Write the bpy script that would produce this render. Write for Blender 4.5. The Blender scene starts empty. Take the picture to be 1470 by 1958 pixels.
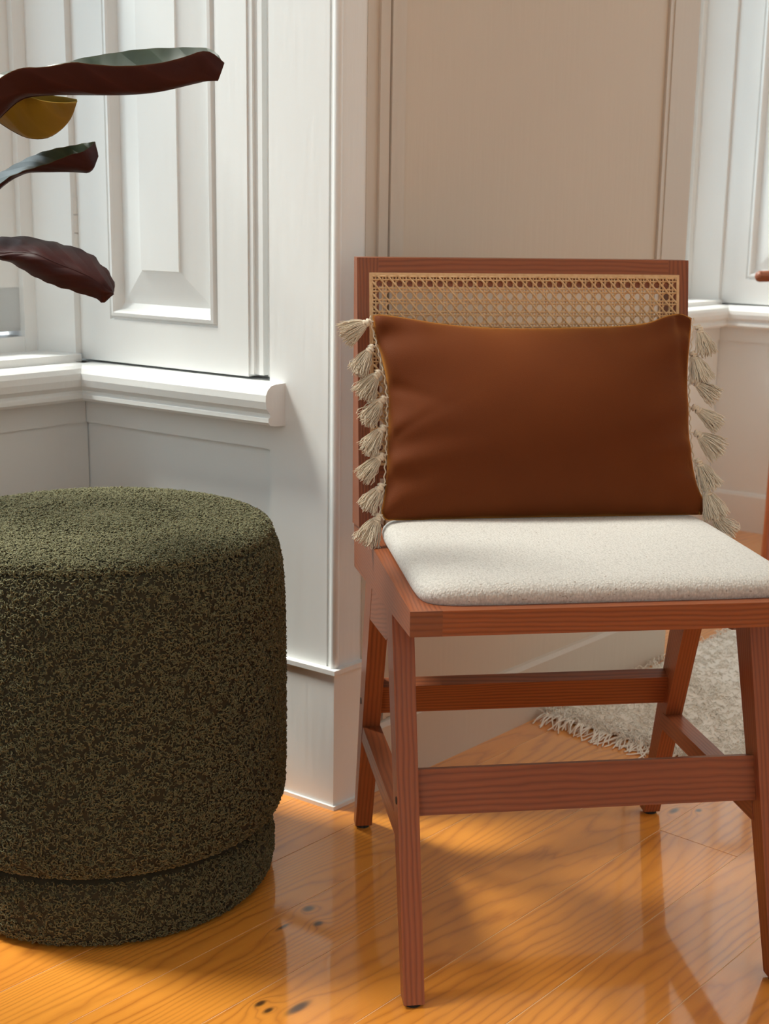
import bpy, bmesh, math, random
import numpy as np
from mathutils import Vector, Matrix

# ------------------------------------------------------------------ camera, world, exposure
S = bpy.context.scene
COL = S.collection
random.seed(4)
RNG = np.random.default_rng(4)

cd = bpy.data.cameras.new('camera')
cam = bpy.data.objects.new('camera', cd); COL.objects.link(cam)
R_ = Vector((0.990218, -0.138996, 0.014345)); F_ = Vector((0.138763, 0.965992, -0.218130))
R_ = (R_ - F_ * R_.dot(F_)).normalized(); F_.normalize(); U_ = R_.cross(F_)
cam.matrix_world = Matrix(((R_.x, U_.x, -F_.x, -0.4264), (R_.y, U_.y, -F_.y, -1.3001), (R_.z, U_.z, -F_.z, 0.8265), (0, 0, 0, 1)))
cd.sensor_fit = 'VERTICAL'; cd.sensor_height = 24.0; cd.lens = 2610.94 / 1958 * 24.0
cd.clip_start = 0.02; cd.clip_end = 60
cd.dof.use_dof = True; cd.dof.focus_distance = 1.50; cd.dof.aperture_fstop = 8.0
S.camera = cam

S.view_settings.view_transform = 'Standard'
S.view_settings.look = 'None'
S.view_settings.gamma = 1.0
S.view_settings.use_curve_mapping = False
S.view_settings.exposure = 0.05
S.cycles.max_bounces = 10; S.cycles.diffuse_bounces = 6; S.cycles.glossy_bounces = 4
S.cycles.transmission_bounces = 6; S.cycles.transparent_max_bounces = 12
S.cycles.sample_clamp_indirect = 6.0
S.cycles.caustics_reflective = False; S.cycles.caustics_refractive = False

SKY = 2.45
sd = bpy.data.lights.new('hazy_sun', 'SUN'); sd.energy = 7.0; sd.angle = math.radians(15); sd.color = (1.0, 0.96, 0.89)
sun = bpy.data.objects.new('hazy_sun', sd); COL.objects.link(sun)
SUNV = Vector((0.92, -0.36, -1.55)).normalized()
sun.rotation_euler = SUNV.to_track_quat('-Z', 'Y').to_euler()
w = bpy.data.worlds.new('overcast_sky'); S.world = w; w.use_nodes = True
wn = w.node_tree.nodes; wl = w.node_tree.links; wn.clear()
tc = wn.new('ShaderNodeTexCoord'); sp = wn.new('ShaderNodeSeparateXYZ'); wl.new(tc.outputs['Generated'], sp.inputs[0])
mr = wn.new('ShaderNodeMapRange'); mr.inputs[1].default_value = 0.0; mr.inputs[2].default_value = 1.0
wl.new(sp.outputs['Z'], mr.inputs[0])
mx = wn.new('ShaderNodeMix'); mx.data_type = 'RGBA'
mx.inputs['A'].default_value = (0.66, 0.75, 0.80, 1); mx.inputs['B'].default_value = (0.84, 0.96, 1.06, 1)
wl.new(mr.outputs[0], mx.inputs['Factor'])
bg = wn.new('ShaderNodeBackground'); bg.inputs[1].default_value = SKY
wo = wn.new('ShaderNodeOutputWorld'); wl.new(mx.outputs['Result'], bg.inputs[0]); wl.new(bg.outputs[0], wo.inputs[0])

# ------------------------------------------------------------------ the room's own frames
P0 = np.array([-0.2384, 0.4784, 0.0])
dC = np.array([0.7584, 0.6517, 0.0]); nC = np.array([0.6517, -0.7584, 0.0])      # along the window wall / into the room
dA = np.array([-0.7193, 0.6947, 0.0]); nA = np.array([-0.6947, -0.7193, 0.0])    # along the splayed reveal / out of it
Z_ = np.array([0, 0, 1.0])
def W(d, n, z=0.0): return P0 + dC * d + nC * n + Z_ * z
def AF(D):
    base = P0 + dC * D
    return lambda s, o, z: base + dA * s + nA * o + Z_ * z
def portal(D):
    ld = bpy.data.lights.new('window_portal', 'AREA'); ld.shape = 'RECTANGLE'; ld.size = 0.98; ld.size_y = 2.25
    ld.cycles.is_portal = True
    o = bpy.data.objects.new('window_portal', ld); COL.objects.link(o)
    c = W(D - 0.55, -0.62, 1.72)
    xx = Vector(dC); zz = Vector(-nC); yy = zz.cross(xx)
    o.matrix_world = Matrix(((xx.x, yy.x, zz.x, c[0]), (xx.y, yy.y, zz.y, c[1]), (xx.z, yy.z, zz.z, c[2]), (0, 0, 0, 1)))
BAY = 2.02
ld = bpy.data.lights.new('unseen_fill_light', 'AREA'); ld.shape = 'DISK'; ld.size = 1.1; ld.energy = 8; ld.color = (1.0, 0.90, 0.77)  # unseen lamp, added to fill the room with soft warm light
lo = bpy.data.objects.new('unseen_fill_light', ld); COL.objects.link(lo); lo.location = tuple(W(.9, 2.0, 3.18))
for k in (-1, 0, 1): portal(k * BAY)
def side_portal(d, n0, n1, sg):
    ld = bpy.data.lights.new('window_portal', 'AREA'); ld.shape = 'RECTANGLE'; ld.size = n1 - n0; ld.size_y = 2.5; ld.cycles.is_portal = True
    lo = bpy.data.objects.new('window_portal', ld); COL.objects.link(lo)
    c = W(d, (n0 + n1) / 2, 1.60); x = Vector(nC); z = Vector(dC) * sg; y = z.cross(x)
    lo.matrix_world = Matrix(((x.x, y.x, z.x, c[0]), (x.y, y.y, z.y, c[1]), (x.z, y.z, z.z, c[2]), (0, 0, 0, 1)))
side_portal(-3.19, .8, 2.6, -1); side_portal(3.49, .35, 2.75, 1)  # portals for the two added side windows

# ------------------------------------------------------------------ materials
def srgb(r, g, b):
    f = lambda c: (c / 255) / 12.92 if c / 255 <= 0.04045 else ((c / 255 + 0.055) / 1.055) ** 2.4
    return (f(r), f(g), f(b), 1)
class NT:
    def __init__(s, name):
        s.m = bpy.data.materials.new(name); s.m.use_nodes = True
        s.t = s.m.node_tree; s.n = s.t.nodes; s.n.clear()
        s.out = s.n.new('ShaderNodeOutputMaterial')
        s.b = s.n.new('ShaderNodeBsdfPrincipled'); s.t.links.new(s.b.outputs[0], s.out.inputs[0])
    def new(s, k, **kw):
        x = s.n.new(k)
        for a, v in kw.items(): setattr(x, a, v)
        return x
    def ln(s, a, b): s.t.links.new(a, b)
    def put(s, sock, v):
        if hasattr(v, 'is_output') or isinstance(v, bpy.types.NodeSocket): s.ln(v, sock)
        else: sock.default_value = v
    def math(s, op, a, b=0.0, c=0.0):
        x = s.new('ShaderNodeMath', operation=op); s.put(x.inputs[0], a); s.put(x.inputs[1], b); s.put(x.inputs[2], c); return x.outputs[0]
    def vmul(s, v, sc):
        x = s.new('ShaderNodeVectorMath', operation='MULTIPLY'); s.put(x.inputs[0], v); x.inputs[1].default_value = sc; return x.outputs[0]
    def noise(s, v, scale, detail=2, rough=.5, dist=0):
        x = s.new('ShaderNodeTexNoise'); s.ln(v, x.inputs['Vector']); x.inputs['Scale'].default_value = scale
        x.inputs['Detail'].default_value = detail; x.inputs['Roughness'].default_value = rough; x.inputs['Distortion'].default_value = dist
        return x.outputs[0]
    def ramp(s, f, stops):
        x = s.new('ShaderNodeValToRGB'); s.put(x.inputs[0], f); e = x.color_ramp.elements
        while len(e) < len(stops): e.new(0.5)
        for i, (p, c) in enumerate(stops):
            e[i].position = p; e[i].color = c if len(c) == 4 else (*c, 1)
        return x.outputs[0]
    def mix(s, f, a, b, mode='MIX'):
        x = s.new('ShaderNodeMix', data_type='RGBA', blend_type=mode); s.put(x.inputs['Factor'], f); s.put(x.inputs['A'], a); s.put(x.inputs['B'], b); return x.outputs['Result']
    def bump(s, h, dist=.001, strength=1.0):
        x = s.new('ShaderNodeBump'); s.ln(h, x.inputs['Height']); x.inputs['Distance'].default_value = dist; x.inputs['Strength'].default_value = strength
        s.ln(x.outputs[0], s.b.inputs['Normal']); return x
    def attr(s, name='grain'):
        x = s.new('ShaderNodeAttribute'); x.attribute_name = name; return x.outputs['Vector']
    def pos(s):
        return s.new('ShaderNodeNewGeometry').outputs['Position']
def g4(x, k=1.0): return tuple(min(1, c * k) for c in x[:3]) + (1,)

def paint(name, col, rough=0.38, bumpd=0.0004):
    t = NT(name); p = t.pos()
    n1 = t.noise(p, 3.0, 3); n2 = t.noise(t.vmul(p, (30, 30, 3)), 3.0, 3)
    c = t.mix(n1, g4(col, .95), g4(col, 1.04)); t.ln(c, t.b.inputs['Base Color'])
    t.b.inputs['Roughness'].default_value = rough
    t.bump(n2, bumpd)
    return t.m
WHITE = (0.79, 0.795, 0.785, 1)
m_white = paint('white_gloss_paint', WHITE)
m_wall = paint('white_wall_paint', (0.82, 0.80, 0.75, 1), 0.55)
m_tan = paint('warm_beige_paint', (0.58, 0.505, 0.425, 1), 0.5)
m_field = paint('wall_panel_paint', (0.60, 0.51, 0.415, 1), 0.6)
m_ceil = paint('ceiling_paint', (0.88, 0.86, 0.82, 1), 0.7)

def wood(name, light, dark, freq=70, amp=26, rough=.42, coat=0.15, fiber=.35, knots=None, coatr=.25, bumpd=.00025, lowsc=(1.6, 9, 9), rp=2.2, ringc=1.0):
    t = NT(name)
    g = t.attr('grain')
    low = t.noise(t.vmul(g, lowsc), 1.0, 1.5, .4)
    sep = t.new('ShaderNodeSeparateXYZ'); t.ln(g, sep.inputs[0])
    wob = t.noise(t.vmul(g, (14, 60, 60)), 1.0, 2, .5)
    v = t.math('ADD', t.math('MULTIPLY', sep.outputs['Y'], freq), t.math('MULTIPLY', low, amp))
    v = t.math('ADD', v, t.math('MULTIPLY', wob, 2.0))
    kmask = None
    if knots:
        p = t.pos()
        for (kd, kn, a, b) in knots:
            X = W(kd, kn)
            sub = t.new('ShaderNodeVectorMath', operation='SUBTRACT'); t.ln(p, sub.inputs[0]); sub.inputs[1].default_value = tuple(X)
            d1 = t.new('ShaderNodeVectorMath', operation='DOT_PRODUCT'); t.ln(sub.outputs[0], d1.inputs[0]); d1.inputs[1].default_value = tuple(dC / a)
            d2 = t.new('ShaderNodeVectorMath', operation='DOT_PRODUCT'); t.ln(sub.outputs[0], d2.inputs[0]); d2.inputs[1].default_value = tuple(nC / b)
            r2 = t.math('ADD', t.math('MULTIPLY', d1.outputs['Value'], d1.outputs['Value']), t.math('MULTIPLY', d2.outputs['Value'], d2.outputs['Value']))
            e = t.math('POWER', 2.718, t.math('MULTIPLY', r2, -0.22))
            v = t.math('ADD', v, t.math('MULTIPLY', e, 3.4))
            m = t.math('POWER', 2.718, t.math('MULTIPLY', t.math('MULTIPLY', r2, r2), -1.0))
            kmask = m if kmask is None else t.math('MAXIMUM', kmask, m)
    ring = t.math('PINGPONG', v, 1.0)
    rr = t.math('POWER', ring, rp)
    fib = t.noise(t.vmul(g, (18, 900, 900)), 1.0, 2, .6)
    big = t.noise(t.vmul(g, (1.0, 5, 5)), 1.0, 2)
    md = t.noise(t.vmul(g, (2.5, 24, 24)), 1.0, 2, .6)
    c = t.mix(t.math('MULTIPLY', rr, t.math('MULTIPLY', md, ringc * 1.75)), light, dark)
    c = t.mix(t.math('MULTIPLY', fib, fiber), c, g4(dark, .8))
    c = t.mix(t.math('MULTIPLY', big, .35), c, g4(light, 1.2), 'MIX')
    if kmask is not None:
        c = t.mix(t.math('MULTIPLY', kmask, .92), c, (0.035, 0.018, 0.010, 1))
    rnd = t.new('ShaderNodeObjectInfo').outputs['Random']
    c = t.mix(t.math('MULTIPLY', rnd, .28), c, t.mix(.5, c, dark, 'MULTIPLY'))
    t.ln(c, t.b.inputs['Base Color'])
    t.b.inputs['Roughness'].default_value = rough
    t.b.inputs['Coat Weight'].default_value = coat; t.b.inputs['Coat Roughness'].default_value = coatr; t.b.inputs['Coat IOR'].default_value = 1.8 if knots else 1.5
    h = t.math('ADD', t.math('MULTIPLY', rr, -.6), t.math('MULTIPLY', fib, -.5))
    t.bump(h, bumpd)
    return t.m
KN = [(-.227, .175, .0085, .0062), (-.2445, .208, .007, .005), (-.2776, .183, .010, .0025), (-.405, .278, .008, .004),
      (-.408, .2935, .007, .0035), (-.383, .313, .018, .006), (.32, .36, .012, .005), (.345, .385, .006, .004)]
m_floor = wood('varnished_pine', (0.90, 0.350, 0.047, 1), (0.50, 0.145, 0.020, 1), 270, 40, .30, 1.0, .25, KN, .07, .00026, (.9, 6.5, 6.5), 2.8, .85)
m_chair = wood('reddish_brown_wood', (0.345, 0.098, 0.032, 1), (0.140, 0.032, 0.011, 1), 560, 17, .42, .18, .45, None, .3, .0002, (1.2, 9, 9), 1.6)
m_endgrain = wood('end_grain_wood', (0.26, 0.085, 0.035, 1), (0.13, 0.035, 0.015, 1), 420, 60, .5, .15, .5)

def simple(name, col, rough=.5, **kw):
    t = NT(name); t.b.inputs['Base Color'].default_value = col; t.b.inputs['Roughness'].default_value = rough
    for k, v in kw.items(): t.b.inputs[k.replace('_', ' ')].default_value = v
    return t
def rattan():
    t = NT('natural_rattan'); p = t.pos(); n = t.noise(p, 160, 2)
    t.ln(t.mix(n, (0.60, 0.34, 0.15, 1), (0.86, 0.61, 0.35, 1)), t.b.inputs['Base Color']); t.b.inputs['Roughness'].default_value = .42; return t.m
m_rattan = rattan()
def linen():
    t = NT('oatmeal_woven_fabric'); p = t.new('ShaderNodeTexCoord').outputs['Object']
    v = t.new('ShaderNodeTexVoronoi'); v.inputs['Scale'].default_value = 430; t.ln(t.vmul(p, (1, 1, .6)), v.inputs['Vector'])
    n = t.noise(p, 700, 2); n2 = t.noise(p, 12, 2)
    c = t.mix(v.outputs['Distance'], (0.63, 0.60, 0.56, 1), (0.36, 0.335, 0.31, 1)); c = t.mix(t.math('MULTIPLY', n, .35), c, (0.78, .745, .69, 1))
    fl = t.math('GREATER_THAN', t.noise(p, 330, 0), .79); c = t.mix(t.math('MULTIPLY', fl, .6), c, (0.22, .16, .12, 1))
    t.ln(c, t.b.inputs['Base Color']); t.b.inputs['Roughness'].default_value = .95; t.b.inputs['Sheen Weight'].default_value = .2
    t.bump(t.math('ADD', t.math('MULTIPLY', v.outputs['Distance'], -1), n), .0006); return t.m
m_linen = linen()
def velvet():
    t = NT('rust_velvet'); p = t.new('ShaderNodeTexCoord').outputs['Object']
    n = t.noise(p, 9, 3); n2 = t.noise(p, 900, 2)
    t.ln(t.mix(n, (0.090, 0.018, 0.0028, 1), (0.140, 0.032, 0.004, 1)), t.b.inputs['Base Color']); t.b.inputs['Roughness'].default_value = .75
    t.b.inputs['Specular IOR Level'].default_value = .15
    t.b.inputs['Sheen Weight'].default_value = 1.0; t.b.inputs['Sheen Roughness'].default_value = .35; t.b.inputs['Sheen Tint'].default_value = (1.0, 0.44, 0.09, 1)
    t.bump(n2, .0002); return t.m
m_velvet = velvet()
def yarn(name, a, b, sheen=.3):
    t = NT(name); p = t.pos(); n = t.noise(p, 500, 2); oi = t.attr('shade')
    t.ln(t.mix(t.math('POWER', n, 1.35), a, b), t.b.inputs['Base Color']); t.b.inputs['Roughness'].default_value = .9; t.b.inputs['Sheen Weight'].default_value = sheen; return t.m
m_cotton = yarn('cream_cotton_thread', (0.66, 0.55, 0.41, 1), (0.80, 0.71, 0.57, 1))
m_boucle = yarn('olive_boucle_yarn', (0.022, 0.017, 0.006, 1), (0.33, 0.31, 0.15, 1), .08)
m_boucle_base = yarn('shaded_boucle_backing', (0.022, 0.018, 0.007, 1), (0.040, 0.033, 0.014, 1), 0.0)  # near-black colour stands in for the shade deep in the pile
m_wool = yarn('cream_wool_pile', (0.90, 0.84, 0.74, 1), (0.97, 0.93, 0.86, 1), .2)
m_filler = simple('pale_joint_filler', (0.80, 0.56, 0.33, 1), .8).m
m_dark = simple('dark_plug', (0.02, 0.012, 0.008, 1), .7).m
m_felt = simple('black_felt', (0.02, 0.018, 0.016, 1), .95).m
m_hinge = simple('painted_metal_hinge', (0.74, 0.74, 0.72, 1), .3).m
m_pot = simple('terracotta', (0.42, 0.17, 0.09, 1), .8).m
m_soil = simple('potting_soil', (0.03, 0.02, 0.012, 1), 1).m
m_stem = simple('green_stem', (0.10, 0.10, 0.03, 1), .5).m
def leafmat(name, c1, c2, tr, rough, trw):
    t = NT(name); g = t.attr('leafuv'); sep = t.new('ShaderNodeSeparateXYZ'); t.ln(g, sep.inputs[0])
    vein = t.math('PINGPONG', t.math('ADD', t.math('MULTIPLY', sep.outputs['X'], 13.0), t.math('MULTIPLY', t.math('ABSOLUTE', sep.outputs['Y']), 3.0)), 1.0)
    n = t.noise(t.pos(), 45, 2)
    c = t.mix(t.math('MULTIPLY', t.math('POWER', vein, 5), .35), t.mix(n, c1, c2), g4(c2, 1.5))
    t.ln(c, t.b.inputs['Base Color']); t.b.inputs['Roughness'].default_value = rough
    t.b.inputs['Specular IOR Level'].default_value = .45 if rough < .4 else .15
    t.bump(vein, .0012)
    tl = t.new('ShaderNodeBsdfTranslucent'); tl.inputs[0].default_value = tr
    ms = t.new('ShaderNodeMixShader'); ms.inputs[0].default_value = trw
    t.ln(t.b.outputs[0], ms.inputs[1]); t.ln(tl.outputs[0], ms.inputs[2]); t.ln(ms.outputs[0], t.out.inputs[0]); return t.m
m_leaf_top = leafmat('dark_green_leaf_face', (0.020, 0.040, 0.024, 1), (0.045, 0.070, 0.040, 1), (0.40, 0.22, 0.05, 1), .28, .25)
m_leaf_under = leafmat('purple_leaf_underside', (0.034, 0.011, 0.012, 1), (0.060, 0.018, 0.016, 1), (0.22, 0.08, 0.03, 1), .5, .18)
m_leaf_under_lit = leafmat('backlit_leaf_underside', (0.20, 0.10, 0.03, 1), (0.28, 0.15, 0.04, 1), (0.50, 0.32, 0.07, 1), .5, .5)  # backlit copy of the underside: light shining through put into brighter colours
m_leaf_top_lit = leafmat('backlit_leaf_face', (0.05, 0.08, 0.03, 1), (0.08, 0.10, 0.04, 1), (0.50, 0.36, 0.09, 1), .3, .5)  # leaf face copy with the backlight glow in its colours
def glass():
    t = NT('window_glass'); tr = t.new('ShaderNodeBsdfTransparent'); tr.inputs[0].default_value = (.96, .98, .97, 1)
    gl = t.new('ShaderNodeBsdfGlossy'); gl.inputs['Roughness'].default_value = 0.01
    ms = t.new('ShaderNodeMixShader'); ms.inputs[0].default_value = .06
    t.ln(tr.outputs[0], ms.inputs[1]); t.ln(gl.outputs[0], ms.inputs[2]); t.ln(ms.outputs[0], t.out.inputs[0]); return t.m
m_glass = glass()

# ------------------------------------------------------------------ helpers
def link(name, me, mats, parent=None, smooth=False):
    o = bpy.data.objects.new(name, me); COL.objects.link(o)
    for m in (mats if isinstance(mats, (list, tuple)) else [mats]): me.materials.append(m)
    if smooth: me.shade_smooth()
    if parent is not None: o.parent = parent; o.matrix_parent_inverse = parent.matrix_world.inverted()
    return o
def thing(name, label, cat, loc=(0, 0, 0), group=None):
    o = bpy.data.objects.new(name, None); COL.objects.link(o); o.location = tuple(loc); o.empty_display_size = .05
    o.matrix_world = Matrix.Translation(tuple(loc))
    if label: o['label'] = label
    if cat: o['category'] = cat
    if group: o['group'] = group
    return o
def struct(o): o['kind'] = 'structure'; return o
def mesh(name, V, Fc, mats, parent=None, smooth=False):
    me = bpy.data.meshes.new(name); me.from_pydata([tuple(map(float, v)) for v in V], [], [tuple(map(int, f)) for f in Fc]); me.update()
    return link(name, me, mats, parent, smooth)
def bmo(name, bm, mats, parent=None, smooth=False, bevel=0, seg=1, fixn=True):
    if bevel:
        es = [e for e in bm.edges if len(e.link_faces) == 2 and e.calc_face_angle(0) > .5]
        bmesh.ops.bevel(bm, geom=es, offset=bevel, segments=seg, affect='EDGES', profile=.6, clamp_overlap=True)
    if fixn: bmesh.ops.recalc_face_normals(bm, faces=bm.faces)
    me = bpy.data.meshes.new(name); bm.to_mesh(me); bm.free()
    return link(name, me, mats, parent, smooth)
def prism(poly3, ext, bm=None):
    bm = bm or bmesh.new(); e = np.array(ext, float)
    a = [bm.verts.new(tuple(np.array(p, float))) for p in poly3]; b = [bm.verts.new(tuple(np.array(p, float) + e)) for p in poly3]
    n = len(a); bm.faces.new(a); bm.faces.new(b[::-1])
    for i in range(n): bm.faces.new((a[i], b[i], b[(i + 1) % n], a[(i + 1) % n]))
    return bm
def grain(o, dirv, off=None):
    d = Vector(dirv).normalized(); u = d.orthogonal().normalized()
    if abs(u.z) > .5 and abs(d.z) < .5: u = d.cross(u)
    v = d.cross(u); me = o.data
    a = me.attributes.get('grain') or me.attributes.new('grain', 'FLOAT_VECTOR', 'POINT')
    off = off if off is not None else (random.uniform(0, 40), random.uniform(0, 5), random.uniform(0, 5))
    arr = np.empty(len(me.vertices) * 3, np.float32); me.vertices.foreach_get('co', arr); co = arr.reshape(-1, 3)
    G = np.stack([co @ np.array(d) + off[0], co @ np.array(u) + off[1], co @ np.array(v) + off[2]], 1).astype(np.float32)
    a.data.foreach_set('vector', G.ravel()); return o
def box8(c0, ex, ey, ez, bm=None):
    c0, ex, ey, ez = map(lambda t: np.array(t, float), (c0, ex, ey, ez)); return prism([c0, c0 + ex, c0 + ex + ey, c0 + ey], ez, bm)
def Wbox(d0, d1, n0, n1, z0, z1, bm=None): return box8(W(d0, n0, z0), dC * (d1 - d0), nC * (n1 - n0), Z_ * (z1 - z0), bm)
def profile_sweep(frame, prof, s0, s1, bm=None):
    # prof: closed list of (o, z); swept along s
    P = [frame(s0, o, z) for o, z in prof]; e = frame(s1, 0, 0) - frame(s0, 0, 0); return prism(P, e, bm)
def tubes(paths, rad, sides=4, taper=1.0, closed_ends=False):
    """many tubes in one mesh; paths: array (N, K, 3)"""
    Pn = np.asarray(paths, float); N, K, _ = Pn.shape
    T = np.gradient(Pn, axis=1); T /= np.linalg.norm(T, axis=2, keepdims=True) + 1e-12
    ref = np.zeros_like(T); ref[..., 2] = 1; par = np.abs(T[..., 2]) > .9; ref[par] = (1, 0, 0)
    ref = np.broadcast_to(ref[:, K // 2:K // 2 + 1], T.shape)
    A = np.cross(T, ref); A /= np.linalg.norm(A, axis=2, keepdims=True) + 1e-9; B = np.cross(T, A)
    r = np.broadcast_to(np.asarray(rad, float).reshape(-1, 1) if np.ndim(rad) else np.full((N, 1), rad), (N, K)) * np.linspace(1, taper, K)[None]
    ang = np.arange(sides) * 2 * np.pi / sides
    V = Pn[:, :, None] + r[:, :, None, None] * (np.cos(ang)[None, None, :, None] * A[:, :, None] + np.sin(ang)[None, None, :, None] * B[:, :, None])
    V = V.reshape(-1, 3)
    i, k, s = np.meshgrid(np.arange(N), np.arange(K - 1), np.arange(sides), indexing='ij'); b = (i * K + k) * sides; s2 = (s + 1) % sides
    Fq = np.stack([b + s, b + s2, b + sides + s2, b + sides + s], -1).reshape(-1, 4)
    return V, Fq
def qmesh(name, V, Q, mats, parent=None, smooth=True):
    me = bpy.data.meshes.new(name); me.vertices.add(len(V)); me.vertices.foreach_set('co', np.asarray(V, np.float32).ravel())
    me.loops.add(Q.size); me.loops.foreach_set('vertex_index', Q.ravel().astype(np.int32))
    me.polygons.add(len(Q)); me.polygons.foreach_set('loop_start', (np.arange(len(Q)) * Q.shape[1]).astype(np.int32))
    me.update(calc_edges=True); me.validate()
    return link(name, me, mats, parent, smooth)

# ------------------------------------------------------------------ floor: plank by plank
D0, D1, N0, N1 = -3.05, 3.35, -0.62, 3.30
HT = 3.30
fl = struct(bmo('floor', Wbox(D0, D1, N0, N1, -.06, -.022), m_wall))
seams = [.058 - .1165 * 6 + .1165 * k for k in range(6)] + [.058, .159, .260, .376, .4925, .608]
while seams[-1] < N1: seams.append(seams[-1] + .1165)
seams = [max(s, N0) for s in seams if s > N0 - .11]; seams[-1] = N1
for i in range(len(seams) - 1):
    a, b = seams[i], seams[i + 1]
    if b - a < .01: continue
    joints = [D0]; x = D0 + random.uniform(.5, 1.5)
    while x < D1 - .4: joints.append(x); x += random.uniform(1.3, 2.1)
    joints.append(D1)
    if abs(a - .376) < .01: joints = [D0, -1.9, .252, 2.05, D1]
    elif a > -.2 and b < 1.0: joints = [j for j in joints if not (-.9 < j < .75)]
    for j in range(len(joints) - 1):
        g = .0007
        bm = Wbox(joints[j] + g, joints[j + 1] - g, a + g, b - g, -.022, 0.0)
        o = bmo('plank', bm, m_floor, fl, bevel=.0005)
        grain(o, dC, (random.uniform(0, 60), random.uniform(0, 9), random.uniform(0, 9)))

bm = bmesh.new()
for sm in seams[1:-1]: Wbox(D0, D1, sm - .0009, sm + .0009, -.022, -.0005, bm)
Wbox(.2505, .2535, .377, .492, -.022, -.0006, bm)
o = bmo('seam_filler', bm, m_filler, fl); o['kind'] = 'stuff'; o['label'] = 'pale filler in the joints between boards'

# ------------------------------------------------------------------ shell: ceiling, back walls
struct(bmo('ceiling', Wbox(D0 - .1, D1 + .1, N0 - .1, N1 + .1, HT, HT + .1), m_ceil))
def side_wall(name, wname, d0, n0, n1):
    z0, z1 = .30, 2.85
    bm = Wbox(d0, d0 + .12, N0 - .1, n0, -.02, HT); Wbox(d0, d0 + .12, n1, N1 + .1, -.02, HT, bm)
    Wbox(d0, d0 + .12, n0, n1, -.02, z0, bm); Wbox(d0, d0 + .12, n0, n1, z1, HT, bm)
    struct(bmo(name, bm, m_wall))
    wi = thing(wname, None, None, W(d0 + .06, (n0 + n1) / 2, z0)); struct(wi); mid = (n0 + n1) / 2
    bm = bmesh.new()
    for a in (n0, mid - .03, n1 - .06): Wbox(d0 + .03, d0 + .09, a, a + .06, z0, z1, bm)
    for z in (z0, 1.60, z1 - .06): Wbox(d0 + .035, d0 + .085, n0, n1, z, z + .06, bm)
    bmo('window_frame', bm, m_white, wi, bevel=.003)
    for a, b in ((n0 + .06, mid - .03), (mid + .03, n1 - .06)):
        for u, v in ((z0 + .06, 1.60), (1.66, z1 - .06)): bmo('pane', Wbox(d0 + .058, d0 + .062, a, b, u, v), m_glass, wi)
side_wall('wall_left', 'window_4', D0 - .12, .8, 2.6)  # unseen window added to light the left-facing sides
side_wall('wall_right', 'window_5', D1, .35, 2.75)  # unseen window added as fill from the right
struct(bmo('wall_front', Wbox(D0 - .1, D1 + .1, N1, N1 + .12, -.02, HT), m_wall))

SOFF = 2.85     # underside of the window lintel
REC = .036
def pier(k, x0=None):
    """masonry between two windows: its right reveal (A) belongs to bay k at d = k*BAY"""
    D = k * BAY; f = AF(D)
    # footprint: corner, room face, left reveal of next bay, outer face, shutter recess
    nxt = D + .895
    poly = [f(0, 0, 0), W(D + .06, 0), W(D + .06, -.003), W(D + .076, -.003), W(D + .076, 0)]
    poly = [f(0, 0, -.02), W(nxt, 0, -.02), W(nxt + .046, -.485, -.02), W(nxt + .046, -.62, -.02), f(.497, 0, -.02) - nC * .125 + dC * .03, f(.497, 0, -.02) + dC * .03, f(.497, -REC, -.02), f(.1135, -REC, -.02), f(.1135, 0, -.02), f(.0130, 0, -.02), f(.0125, -.0035, -.02), f(.0100, -.0035, -.02), f(.0095, 0, -.02)]
    bm = prism(poly, Z_ * (HT + .02))
    return struct(bmo('wall_back', bm, m_white, bevel=.0))
for k in (-1, 0, 1): pier(k)
# end pieces closing the wall left of bay -1 and right of bay 1
struct(bmo('wall_back', Wbox(D0, -BAY - 1.125, -.62, 0, -.02, HT), m_white))
struct(bmo('wall_back', Wbox(BAY + .895, D1, -.62, 0, -.02, HT), m_white)) if BAY + .94 < D1 else None

NOSE = [(0, .592), (.020, .592), (.029, .5905), (.0355, .586), (.0395, .579), (.040, .570), (.038, .560), (.033, .5545), (.031, .553), (.031, .549), (.0345, .547), (.0345, .5415), (.031, .5375), (.022, .5355), (.010, .5345), (0, .534)]

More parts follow.
